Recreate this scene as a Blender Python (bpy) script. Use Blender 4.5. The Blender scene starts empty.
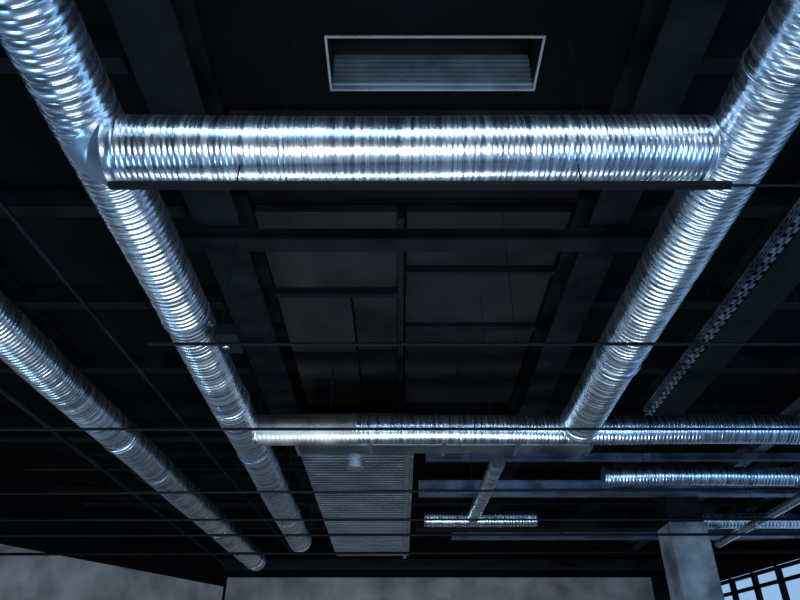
import bpy, math, random
import numpy as np
from mathutils import Vector, Matrix
random.seed(4)
CZ=1.6
TH=math.radians(32.6)
scene=bpy.context.scene
try:
    scene.view_settings.view_transform='Standard'
except Exception: pass

# ---------------- materials ----------------
def nodes(name):
    m=bpy.data.materials.new(name); m.use_nodes=True
    nt=m.node_tree; b=nt.nodes['Principled BSDF']
    return m,nt,b
def noise_mat(name,c1,c2,scale=3,rough=(.5,.8),metal=0,bump=.1,bscale=20,stretch=(1,1,1),spec=.5,ramp=(.35,.68)):
    m,nt,b=nodes(name)
    tc=nt.nodes.new('ShaderNodeTexCoord'); mp=nt.nodes.new('ShaderNodeMapping')
    mp.inputs['Scale'].default_value=stretch
    nt.links.new(tc.outputs['Object'],mp.inputs['Vector'])
    n=nt.nodes.new('ShaderNodeTexNoise'); n.inputs['Scale'].default_value=scale; n.inputs['Detail'].default_value=6
    nt.links.new(mp.outputs[0],n.inputs['Vector'])
    r=nt.nodes.new('ShaderNodeValToRGB')
    r.color_ramp.elements[0].position=ramp[0]; r.color_ramp.elements[1].position=ramp[1]
    r.color_ramp.elements[0].color=(*c1,1); r.color_ramp.elements[1].color=(*c2,1)
    nt.links.new(n.outputs['Fac'],r.inputs[0]); nt.links.new(r.outputs[0],b.inputs['Base Color'])
    mr=nt.nodes.new('ShaderNodeMapRange'); mr.inputs['To Min'].default_value=rough[0]; mr.inputs['To Max'].default_value=rough[1]
    mr.inputs['From Min'].default_value=.3; mr.inputs['From Max'].default_value=.7
    nt.links.new(n.outputs['Fac'],mr.inputs['Value']); nt.links.new(mr.outputs[0],b.inputs['Roughness'])
    b.inputs['Metallic'].default_value=metal
    b.inputs['Specular IOR Level'].default_value=spec
    if bump:
        n2=nt.nodes.new('ShaderNodeTexNoise'); n2.inputs['Scale'].default_value=bscale; n2.inputs['Detail'].default_value=4
        nt.links.new(mp.outputs[0],n2.inputs['Vector'])
        bp=nt.nodes.new('ShaderNodeBump'); bp.inputs['Strength'].default_value=bump; bp.inputs['Distance'].default_value=.02
        nt.links.new(n2.outputs['Fac'],bp.inputs['Height']); nt.links.new(bp.outputs[0],b.inputs['Normal'])
    return m
# galvanised strip: tone changes slightly from one wound strip to the next
M_ductX=noise_mat('galvanised_spiral_x',(.42,.48,.55),(.84,.88,.92),1,(.22,.32),1,.12,1.0,(42,1.0,1.0),ramp=(.36,.60))
M_ductY=noise_mat('galvanised_spiral_y',(.46,.52,.59),(.84,.88,.92),1,(.22,.32),1,.07,1.0,(1.0,26,1.0),ramp=(.36,.60))
M_duct2=noise_mat('galvanised_dull',(.35,.38,.42),(.6,.64,.7),3,(.25,.45),1,.1,18)
M_sleeve=noise_mat('foil_sleeve',(.30,.275,.24),(.50,.46,.41),3,(.35,.5),1,.1,12)
M_plenum=noise_mat('plenum_sheet',(.10,.11,.125),(.22,.235,.26),2,(.35,.55),1,.2,10)
M_collar=noise_mat('collar_steel',(.30,.33,.37),(.5,.54,.6),5,(.25,.4),1,.1,20)
M_black=noise_mat('black_paint',(.002,.002,.003),(.005,.005,.006),5,(.5,.7),0,.1,20,spec=.10)
M_slab=noise_mat('black_slab',(.0008,.0008,.001),(.0022,.0022,.0026),1.2,(.7,.9),0,.3,14,spec=.05)
M_plank=noise_mat('painted_plank',(.006,.0054,.0052),(.0185,.0158,.0145),1.3,(.5,.75),0,.2,14,(1,.5,1),spec=.12)
M_plank2=noise_mat('painted_plank_dark',(.0032,.003,.003),(.0105,.0093,.0088),1.3,(.5,.75),0,.2,14,spec=.12)
M_beam=noise_mat('dark_beam',(.0012,.0014,.0017),(.0058,.0064,.0075),2.5,(.5,.75),0,.15,18,spec=.08)
M_steel=noise_mat('blue_steel',(.06,.08,.11),(.17,.22,.30),3,(.3,.5),.8,.1,18)
M_tray=noise_mat('tray_steel',(.06,.07,.09),(.15,.18,.22),4,(.35,.5),.8,.1,18)
M_conc=noise_mat('concrete',(.12,.112,.105),(.28,.262,.245),1.6,(.7,.9),0,.3,12)
M_colm=noise_mat('column_concrete',(.07,.08,.09),(.24,.26,.28),2.5,(.7,.9),0,.3,12)
M_floor=noise_mat('floor_screed',(.22,.23,.25),(.36,.37,.39),.8,(.35,.6),0,.1,8)
M_frame=noise_mat('grille_frame',(.12,.125,.13),(.24,.25,.26),4,(.4,.6),.3,.05,10)
M_lou=noise_mat('louvre_grey',(.09,.125,.165),(.17,.22,.27),4,(.4,.6),.4,.05,10)

# ---------------- helpers ----------------
def link(o,parent=None):
    scene.collection.objects.link(o)
    if parent: o.parent=parent
    return o
def empty(name):
    e=bpy.data.objects.new(name,None); e.empty_display_size=.1
    return link(e)
def mesh_obj(name,v,f,mat,parent=None,smooth=False):
    me=bpy.data.meshes.new(name); me.from_pydata([tuple(x) for x in v],[],f); me.update()
    if smooth: me.polygons.foreach_set('use_smooth',[True]*len(me.polygons))
    me.materials.append(mat)
    return link(bpy.data.objects.new(name,me),parent)
BF=[(0,3,2,1),(4,5,6,7),(0,1,5,4),(1,2,6,5),(2,3,7,6),(3,0,4,7)]
def boxes(name,lst,mat,parent=None,bevel=0):
    v=[];f=[]
    for (x0,x1,y0,y1,z0,z1) in lst:
        n=len(v)
        v+=[(x0,y0,z0),(x1,y0,z0),(x1,y1,z0),(x0,y1,z0),(x0,y0,z1),(x1,y0,z1),(x1,y1,z1),(x0,y1,z1)]
        f+=[tuple(i+n for i in q) for q in BF]
    o=mesh_obj(name,v,f,mat,parent)
    if bevel:
        b=o.modifiers.new('bevel','BEVEL'); b.width=bevel; b.segments=2
    return o
def basis(p0,p1):
    p0=np.array(p0,float);p1=np.array(p1,float); d=p1-p0; L=np.linalg.norm(d); d/=L
    ref=np.array([0,0,1.]) if abs(d[2])<.9 else np.array([1.,0,0])
    u=np.cross(d,ref);u/=np.linalg.norm(u); w=np.cross(u,d)
    return p0,d,u,w,L
def beam(name,p0,p1,wid,hgt,mat,parent=None):
    p,d,u,w,L=basis(p0,p1); v=[]
    for s in (0,L):
        for a,b in ((-1,-1),(1,-1),(1,1),(-1,1)):
            v.append(p+d*s+u*a*wid/2+w*b*hgt/2)
    f=[(0,1,2,3),(7,6,5,4),(0,4,5,1),(1,5,6,2),(2,6,7,3),(3,7,4,0)]
    return mesh_obj(name,v,f,mat,parent)
def ibeam(name,p0,p1,wid,hgt,mat,parent=None,t=.025):
    p,d,u,w,L=basis(p0,p1)
    h=hgt/2;a=wid/2
    prof=[(-a,-h),(a,-h),(a,-h+t),(t/2,-h+t),(t/2,h-t),(a,h-t),(a,h),(-a,h),(-a,h-t),(-t/2,h-t),(-t/2,-h+t),(-a,-h+t)]
    v=[p+d*s+u*x+w*y for s in (0,L) for x,y in prof]; n=len(prof)
    f=[tuple(range(n)),tuple(range(2*n-1,n-1,-1))]+[(i,i+n,(i+1)%n+n,(i+1)%n) for i in range(n)]
    return mesh_obj(name,v,f,mat,parent)
def lathe(name,p0,p1,prof,mat,parent=None,seg=48,cap=True):
    p,d,u,w,L=basis(p0,p1); th=np.linspace(0,2*np.pi,seg,endpoint=False)
    v=[]
    for s,r in prof:
        for t in th: v.append(p+d*s+(u*math.cos(t)+w*math.sin(t))*r)
    f=[]
    for i in range(len(prof)-1):
        for j in range(seg):
            k=(j+1)%seg; f.append((i*seg+j,i*seg+k,(i+1)*seg+k,(i+1)*seg+j))
    if cap:
        f.append(tuple(range(seg-1,-1,-1))); n=(len(prof)-1)*seg; f.append(tuple(range(n,n+seg)))
    o=mesh_obj(name,v,f,mat,parent,True)
    es=o.modifiers.new('es','EDGE_SPLIT'); es.split_angle=math.radians(40)
    return o
def rod(name,p0,p1,r,mat,parent=None,seg=12):
    _,_,_,_,L=basis(p0,p1)
    return lathe(name,p0,p1,[(0,r),(L,r)],mat,parent,seg)
def spiral(name,p0,p1,R,parent=None,pitch=.05,amp=.007,seg=64,per=8,seed=0,crinkle=.0006,mat=None):
    """spiral-seam duct: smooth shallow bulges separated by narrow helical grooves"""
    rng=np.random.RandomState(seed)
    p,d,u,w,L=basis(p0,p1)
    mat=mat or (M_ductX if abs(d[0])>abs(d[1]) else M_ductY)
    n=int(L/pitch*per)+1
    s=np.linspace(0,L,n)[:,None]; th=np.linspace(0,2*np.pi,seg,endpoint=False)[None,:]
    ph=s/pitch+th/(2*np.pi)
    rib=np.floor(ph).astype(int)
    jit=rng.uniform(-1,1,rib.max()-rib.min()+2)
    j=jit[rib-rib.min()]
    r=R+amp*(1+.4*j)*(np.abs(np.sin(np.pi*ph))**.7-.6)
    for k in range(7):
        fs=rng.uniform(1.5,9); ft=rng.randint(0,6)
        r=r+crinkle*.5*np.sin(fs*s+ft*th+rng.uniform(0,6))
    cx=.006*np.sin(s*1.3+seed); cz=.006*np.sin(s*1.9+seed*2)
    x=r*np.cos(th)+cx; z=r*np.sin(th)+cz
    V=p+s[...,None]*d+x[...,None]*u+z[...,None]*w
    V=V.reshape(-1,3)
    i=np.arange(n-1)[:,None]*seg; j=np.arange(seg)[None,:]; k=(j+1)%seg
    F=np.stack([i+j,i+k,i+seg+k,i+seg+j],-1).reshape(-1,4)
    me=bpy.data.meshes.new(name)
    f=F.tolist(); f.append(list(range(seg-1,-1,-1))); m0=(n-1)*seg; f.append(list(range(m0,m0+seg)))
    me.from_pydata(V.tolist(),[],f); me.update()
    me.polygons.foreach_set('use_smooth',[True]*(len(f)-2)+[False]*2)
    me.materials.append(mat)
    return link(bpy.data.objects.new(name,me),parent)
def collar(name,p0,p1,dist,R,parent,w=.07,mat=None):
    a=np.array(p0,float);b=np.array(p1,float);L=np.linalg.norm(b-a);d=(b-a)/L
    q=a+d*(dist-w/2)
    pr=[(0,R),(0,R+.006),(.008,R+.012),(.016,R+.007),(w-.016,R+.007),(w-.008,R+.012),(w,R+.006),(w,R)]
    return lathe(name,q,q+d*w,pr,mat or M_collar,parent,48,False)
CEIL=CZ+4.2
def hanger(parent,p0,p1,dist,R,idx):
    a=np.array(p0,float);b=np.array(p1,float);L=np.linalg.norm(b-a);d=(b-a)/L
    c=a+d*dist
    pr=[(0,R+.004),(0,R+.009),(.02,R+.009),(.02,R+.004)]
    lathe('hanger_strap_%d'%idx,c-d*.01,c+d*.01,pr,M_collar,parent,40,False)
    rod('hanger_rod_%d'%idx,(c[0],c[1],c[2]+R),(c[0],c[1],CEIL),.005,M_black,parent,8)
def H(h): return CZ+h

# ---------------- room shell ----------------
gx0,gx1,gy0,gy1=-.535,1.035,3.07,3.55
boxes('floor',[(-12,8.25,-7,17.3,-.1,0)],M_floor)
boxes('ceiling',[(-12,gx0,-7,17.3,CEIL,CEIL+.2),(gx1,8.25,-7,17.3,CEIL,CEIL+.2),(gx0,gx1,-7,gy0,CEIL,CEIL+.2),(gx0,gx1,gy1,17.3,CEIL,CEIL+.2)],M_slab)
wb=empty('wall_back')
boxes('concrete_face',[(-4.06,5.9,17,17.3,0,CZ+3.12)],M_conc,wb)
boxes('black_upper',[(-12,6.8,17.02,17.3,CZ+3.12,CEIL)],M_slab,wb)
boxes('dark_return',[(-12,-4.06,17.1,17.3,0,CZ+3.12),(5.9,6.75,17.1,17.3,0,CZ+3.12)],M_beam,wb)
boxes('wall_front',[(-12,8.25,-7.2,-7,0,CEIL)],M_conc)
wl=empty('wall_left')
def vwall(name,a,b,z0,z1,t,mat,par):
    A=Vector((*a,0));B=Vector((*b,0));n=(B-A).normalized().cross(Vector((0,0,1)))*t
    v=[]
    for z in (z0,z1):
        for q in (A,B,B+n,A+n): v.append((q.x,q.y,z))
    return mesh_obj(name,v,BF,mat,par)
a=(-4.1,16.9);b=(-11.5,6.9)
vwall('plaster',a,b,0,CZ+2.9,.2,M_conc,wl)
vwall('black_upper',a,b,CZ+2.9,CEIL,.2,M_slab,wl)
boxes('side_return',[(-12,-11.6,-7,6.9,0,CEIL)],M_conc,wl)
wr=empty('wall_right')
boxes('sill_wall',[(8,8.25,-7,12.25,0,1.0)],M_conc,wr)
boxes('head_wall',[(8,8.25,-7,12.25,H(2.95),CEIL)],M_slab,wr)
P0=(8.0,12.25);P1=(6.76,17.0)
vwall('bay_sill',P0,P1,0,1.0,-.12,M_conc,wr)
vwall('bay_head',P0,P1,H(2.84),CEIL,-.12,M_slab,wr)
win=empty('window_1')
fr=[(8.02,8.10,-7,12.2,1.0,1.08),(8.02,8.10,-7,12.2,H(2.87),H(2.95)),(8.02,8.10,-7,12.2,H(2.0),H(2.05))]
y=-6.9
while y<12.2: fr.append((8.0,8.10,y-.04,y+.04,1.0,H(2.95))); y+=1.1
boxes('window_frame',fr,M_black,win)
win=empty('window_2')
for i in range(8):
    t=i/7; x=P0[0]+(P1[0]-P0[0])*t; yy=P0[1]+(P1[1]-P0[1])*t
    boxes('mullion_%d'%i,[(x+.0,x+.10,yy-.05,yy+.05,1.0,H(2.84))],M_black,win)
for z in (1.04,H(1.9),H(2.56),H(2.80)):
    beam('transom',(P0[0]+.03,P0[1],z),(P1[0]+.03,P1[1],z),.04,.07,M_black,win)

# ---------------- ceiling structure ----------------
for nm,x0,x1 in (('a',-1.80,-1.40),('b',1.66,2.0),('c',3.55,3.95),('d',-4.6,-4.2),('e',5.9,6.3),('f',-7.2,-6.8)):
    ibeam('ceiling_joist',((x0+x1)/2,-2,H(3.98)),((x0+x1)/2,(10.5 if x1<-6 else 14),H(3.98)),x1-x0,.42,M_beam)
pl=empty('ceiling_plank_panel')
boxes('plank_1',[(-1.36,1.6,3.75,4.69,H(4.1),H(4.2))],M_plank,pl,.01)
boxes('plank_2',[(-1.36,-.02,4.9,6.18,H(4.1),H(4.2)),(-1.36,-.55,6.2,9.2,H(4.08),H(4.2))],M_plank,pl,.01)
boxes('plank_3',[(.06,1.6,4.9,9.2,H(4.1),H(4.2))],M_plank2,pl,.01)
boxes('plank_4',[(-.53,-.02,6.2,9.2,H(4.12),H(4.2))],M_plank2,pl,.01)
boxes('seams',[(-.02,.04,4.9,9.3,H(4.02),H(4.2)),(.06,1.6,5.75,5.81,H(4.02),H(4.1)),(.06,1.6,6.9,7.0,H(4.04),H(4.1)),(-1.36,-.02,6.16,6.24,H(4.02),H(4.1)),(-1.36,-.02,7.6,7.66,H(4.02),H(4.1))],M_black,pl)
for yy,h,x0,x1 in ((4.8,3.70,-2.0,2.3),(1.2,3.7,-2,2.3),(9.5,3.7,-7,7.9),(13.0,3.75,-6,7.6)):
    ibeam('cross_beam',(x0,yy,H(h)),(x1,yy,H(h)),.18,.12,M_beam)
for yy,h in ((10.3,3.66),(11.9,3.66),(14.4,3.6)):
    ibeam('cross_beam',(.4,yy,H(h)),(6.9,yy,H(h)),.12,.10,M_steel)
for yy in (8.9,10.6,11.8,14.3):
    ibeam('cross_beam',(-6.0,yy,H(3.6)),(-1.5,yy,H(3.6)),.10,.08,M_beam)
for i,yy in enumerate(np.arange(1.5,16,1.6)):
    boxes('slab_rib',[(2.1,6.7,yy,yy+.14,H(4.0),H(4.2))],M_beam)
    boxes('slab_rib',[(-11 if yy<6 else -5.5,-1.95,yy,yy+.14,H(4.0),H(4.2))],M_beam)

# recessed ceiling grille, flush with the slab
g=empty('ceiling_air_grille')
x0,x1,y0,y1,h0,h1=gx0+.012,gx1-.012,gy0+.012,gy1-.012,CEIL-.012,CEIL+.40
t=.016
boxes('frame',[(x0-t,x1+t,y0-t,y0,h0,h0+.02),(x0-t,x1+t,y1,y1+t,h0,h0+.02),(x0-t,x0,y0,y1,h0,h0+.02),(x1,x1+t,y0,y1,h0,h0+.02)],M_frame,g)
boxes('housing',[(x0-.011,x1+.011,y0-.011,y0,h0+.02,h1),(x0-.011,x0,y0,y1,h0+.02,h1),(x1,x1+.011,y0,y1,h0+.02,h1),(x0,x1,y0,y1,h1,h1+.02)],M_plank,g)
boxes('back_panel',[(x0,x1,y1,y1+.011,h0+.02,h1)],M_lou,g)
boxes('louvres',[(x0,x1,y1-.03,y1,h0+.03+i*.055,h0+.055+i*.055) for i in range(6)],M_lou,g,.003)

# ---------------- ducts ----------------
A0=(-1.80,-1.5,H(3));A1=(-1.83,12.9,H(3)); R=.20
d=empty('spiral_air_duct'); spiral('corrugated_body',A0,A1,R,d,.054,.0062,seed=1)
for i,s in enumerate((8.2,14.35)): collar('joint_collar_%d'%i,A0,A1,s,R,d)
for i,s in enumerate((2.9,6.4,9.6,12.6)): hanger(d,A0,A1,s,R,i)
B0=(-3.80,-.5,H(3));B1=(-2.94,14.6,H(3))
d=empty('spiral_air_duct'); spiral('corrugated_body',B0,B1,R,d,.046,.0045,seed=2)
for i,s in enumerate((8.2,14.9)): collar('joint_collar_%d'%i,B0,B1,s,R,d)
for i,s in enumerate((6.2,9.4,12.3)): hanger(d,B0,B1,s,R,i)
C0=(2.05,-1.5,H(3));C1=(2.05,7.35,H(3))
R=.213
d=empty('spiral_air_duct'); spiral('corrugated_body',C0,C1,R,d,.054,.0062,seed=3)
for i,s in enumerate((7.2,8.75)): collar('joint_collar_%d'%i,C0,C1,s,R,d)
for i,s in enumerate((3.9,6.9)): hanger(d,C0,C1,s,R,i)
D0=(-1.66,2.84,H(2.84));D1=(1.84,2.99,H(2.99))
d=empty('cross_air_duct'); spiral('corrugated_body',D0,D1,.200,d,.032,.0027,seed=4,seg=72)
collar('joint_collar_0',D0,D1,.03,.200,d); collar('joint_collar_1',D0,D1,3.48,.200,d,.03)
lathe('takeoff_boot',D0,(-2.02,2.84,H(2.99)),[(0,.203),(.04,.20),(.10,.18),(.24,.11),(.32,.06)],M_duct2,d)
for j,s in enumerate((1.0,2.85)): rod('hanger_rod_%d'%j,(-1.70+s,2.84+.04*s,H(3.1)),(-1.70+s,2.84+.04*s,CEIL),.005,M_black,d,8)
E0=(-1.7,7.5,H(3));E1=(7.9,7.5,H(3))
d=empty('cross_air_duct'); spiral('corrugated_body',E0,E1,.165,d,.042,.0040,seed=5)
spiral('foil_sleeve',(-1.64,7.5,H(3)),(-.5,7.5,H(3)),.176,d,.05,.0035,seed=15,mat=M_sleeve)
for i,s in enumerate((3.6,8.0)): collar('joint_collar_%d'%i,E0,E1,s,.165,d,.05)
for i,s in enumerate((2.4,6.6)): hanger(d,E0,E1,s,.165,i)
F0=(2.8,9.2,H(3));F1=(5.45,9.2,H(3))
d=empty('cross_air_duct'); spiral('corrugated_body',F0,F1,.125,d,.045,.004,seed=6)
collar('end_cap_a',F0,F1,.03,.125,d,.05);collar('end_cap_b',F0,F1,2.62,.125,d,.05)
hanger(d,F0,F1,.6,.125,0);hanger(d,F0,F1,2.0,.125,1)
d=empty('branch_air_duct')
spiral('corrugated_body',(1.27,8.6,H(3)),(1.20,11.3,H(3)),.10,d,.05,.004,seed=7)
spiral('cross_leg',(.4,11.4,H(3)),(2.25,11.4,H(3)),.12,d,.05,.004,seed=8)
hanger(d,(.4,11.4,H(3)),(2.25,11.4,H(3)),.4,.12,0)
d=empty('branch_air_duct')
spiral('corrugated_body',(5.62,9.3,H(2.8)),(5.55,12.3,H(2.8)),.06,d,.05,.003,seed=11,seg=40)
hanger(d,(5.62,9.3,H(2.8)),(5.55,12.3,H(2.8)),1.5,.06,0)
d=empty('cross_air_duct'); spiral('corrugated_body',(4.95,11.9,H(3.1)),(7.95,11.9,H(3.1)),.13,d,.06,.004,seed=9)
hanger(d,(4.6,11.9,H(3.1)),(7.95,11.9,H(3.1)),1.5,.13,0)
d=empty('rectangular_air_duct')
boxes('body',[(-1.25,2.35,7.95,8.25,H(2.98),H(3.18))],M_plenum,d,.01)
boxes('flanges',[(-1.28+i*.9,-1.24+i*.9,7.93,8.27,H(2.96),H(3.2)) for i in range(5)],M_collar,d)
boxes('hangers',[(-.9,-.88,8.1,8.12,H(3.18),CEIL),(1.9,1.92,8.1,8.12,H(3.18),CEIL)],M_black,d)
d=empty('ribbed_plenum_duct')
boxes('body',[(-1.35,.18,8.4,15.2,H(3.22),H(3.6))],M_plenum,d,.01)
boxes('ribs',[(-1.36,.19,8.45+i*.11,8.48+i*.11,H(3.214),H(3.606)) for i in range(61)],M_plenum,d,.004)
boxes('edge_rail',[(.06,.13,8.4,15.2,H(3.17),H(3.21))],M_collar,d)
boxes('hangers',[(-1.2,-1.18,9.8,9.82,H(3.6),CEIL),(0,.02,12,12.02,H(3.6),CEIL)],M_black,d)
lathe('inspection_cap',(-.62,9.2,H(3.22)),(-.62,9.2,H(3.1)),[(0,.13),(.10,.13),(.12,.10),(.12,.03)],M_duct2,d,32)
for yy,h,xa,xb,hh in ((10.9,3.35,.3,7.9,.22),(13.6,3.3,1.0,7.4,.2),(12.4,3.0,5.0,7.8,.1)):
    ibeam('steel_girder',(xa,yy,H(h)),(xb,yy,H(h)),.2,hh,M_steel)
for xx,ye in ((5.6,16.9),(6.9,15.5)): ibeam('steel_girder',(xx,8,H(3.82)),(xx,ye,H(3.82)),.2,.2,M_steel)

# ---------------- rails / pipes across ----------------
for yl,yr,h,r in ((4.62,4.62,2.55,.014),(6.36,6.36,2.55,.015),(8.55,8.25,2.55,.016),(9.75,9.70,2.55,.018),(10.85,10.75,2.6,.02),(12.6,12.4,2.7,.025)):
    d=empty('ceiling_conduit_rail')
    xl=-1.95 if yl<4.7 else (-7.2 if yl>12 else -8)
    rod('tube',(xl,yl,H(h)),(7.9 if yl<12.3 else 7.7,yr,H(h)),r,M_black,d)
    for j,xx in enumerate((-1.4,.9,3.2,5.5)):
        q=yl+(yr-yl)*(xx-xl)/(7.9-xl)
        rod('drop_wire_%d'%j,(xx,q,H(h)),(xx,q,CEIL),.003,M_black,d,6)
d=empty('support_channel')
boxes('channel',[(-1.60,1.82,2.79,2.83,H(2.53),H(2.56))],M_black,d)
rod('tube',(1.8,2.81,H(2.545)),(5.5,2.81,H(2.545)),.008,M_black,d)
for j,xx in enumerate((-.9,1.0)): rod('drop_rod_%d'%j,(xx,2.81,H(2.54)),(xx,2.81,H(2.7)),.005,M_black,d,6)

for dx,h,r in ((-.62,2.95,.028),(.62,3.3,.02)):
    rod('ceiling_pipe',(-3.80+dx,-.5,H(h)),(-2.94+dx,15.2,H(h)),r,M_beam)
for yy,h,w_,hh,xl in ((13.1,3.3,.3,.12,.3),(16.2,3.25,.3,.18,-4)):
    beam('dark_header',(xl,yy,H(h)),(6.7,yy,H(h)),w_,hh,M_beam)

# ---------------- perforated cable tray ----------------
d=empty('perforated_cable_tray')
def tray(x,y0,y1,z,h,w):
    L=[]
    for xs in (x,x+w):
        L+= [(xs,xs+.006,y0,y1,z,z+h*.22),(xs,xs+.006,y0,y1,z+h*.78,z+h),(xs,xs+.006,y0,y1,z+h*.45,z+h*.55)]
        yy=y0
        while yy<y1:
            L.append((xs,xs+.006,yy,yy+.028,z+h*.22,z+h*.45)); L.append((xs,xs+.006,yy+.04,yy+.068,z+h*.55,z+h*.78)); yy+=.08
    L+= [(x,x+.03,y0,y1,z-.006,z),(x+w-.03,x+w,y0,y1,z-.006,z)]
    yy=y0
    while yy<y1:
        L.append((x,x+w,yy,yy+.05,z-.006,z)); yy+=.12
    return L
boxes('tray_body',tray(2.78,1,7.2,H(3.06),.09,.08),M_tray,d)
for j,yy in enumerate((3,5.2,6.8)): rod('drop_rod_%d'%j,(2.82,yy,H(3.06)),(2.82,yy,CEIL-.002),.005,M_black,d,6)
d=empty('damper_actuator')
boxes('housing',[(-1.58,-1.38,5.0,5.32,H(2.84),H(2.96))],M_black,d,.01)
boxes('bracket',[(-1.60,-1.50,5.1,5.2,H(2.96),H(3.0))],M_collar,d)
lathe('shaft',(-1.5,5.16,H(2.84)),(-1.5,5.16,H(2.80)),[(0,.03),(.03,.03),(.035,.02)],M_collar,d,20)

# ---------------- column ----------------
d=empty('concrete_column')
boxes('shaft',[(4.27,4.87,11,11.6,0,H(2.86))],M_colm,d,.02)
boxes('painted_head',[(4.29,4.85,11.02,11.58,H(2.86),CEIL)],M_black,d,.02)

# ---------------- lights ----------------
def area(name,loc,target,sx,sy,power,col):
    l=bpy.data.lights.new(name,'AREA'); l.shape='RECTANGLE'; l.size=sx; l.size_y=sy; l.energy=power; l.color=col
    o=bpy.data.objects.new(name,l); o.location=loc
    o.rotation_euler=(Vector(target)-Vector(loc)).to_track_quat('-Z','Y').to_euler(); link(o); return o
area('fill_low_cool',(.3,-1.0,.7),(0,3,4.6),4.5,.8,200,(.82,.92,1))  # added fill near the floor, unseen; stands in for daylight bounced off floor
area('fill_side',(6.0,1.5,1.2),(0,5,4.6),.8,5,400,(.17,.45,1))  # added blue fill from the right, boosting the window light on ducts
area('fill_left',(-4.8,2.0,1.0),(-1.8,4,4.6),.8,4,250,(.26,.57,1))  # unseen fill added low on the left to brighten the ducts there
area('fill_deep',(0,6.5,.4),(-.3,8.5,4.6),6,1.2,300,(.66,.84,1))  # invented low lamp that brightens the ducts deeper in the room
area('fill_far_left',(-4.5,8.0,1.0),(-2.8,11.0,4.6),.8,3,90,(.45,.72,1))  # extra unseen fill for the far end of the left ducts
area('fill_back_wall',(0,13.5,1.0),(0,17,3.6),6,.5,40,(1,.92,.84))  # added warm fill that brightens the back wall, not a real fitting
area('fill_left_wall',(-6.6,9.2,1.2),(-8.6,10.6,4.0),.5,.5,40,(1,.95,.9))  # unseen wall washer added to light the left wall
area('fill_high_rear',(0,-2.6,5.3),(0,1.5,3.6),7,.4,40,(.30,.58,1))  # added strip behind the camera, lights the upper half of the cross duct
area('fill_high_down',(0,.3,5.4),(0,3.5,0),6,.4,130,(.5,.75,1))  # added downlight above the frame; brightens the floor that the ducts reflect
area('fill_warm_glint',(2.0,-.8,5.4),(1.0,3,4.5),.5,.3,12,(1,.60,.33))  # small unseen lamp added for warm glints on top of the cross duct
w=bpy.data.worlds.new('sky'); scene.world=w; w.use_nodes=True
bg=w.node_tree.nodes['Background']; bg.inputs[0].default_value=(.34,.58,.92,1); bg.inputs[1].default_value=.85

cam=bpy.data.cameras.new('camera'); cam.lens=30.6; cam.sensor_width=36; cam.clip_end=100
co=bpy.data.objects.new('camera',cam); co.location=(0,0,CZ); co.rotation_euler=(math.radians(90)+TH,0,0); link(co); scene.camera=co
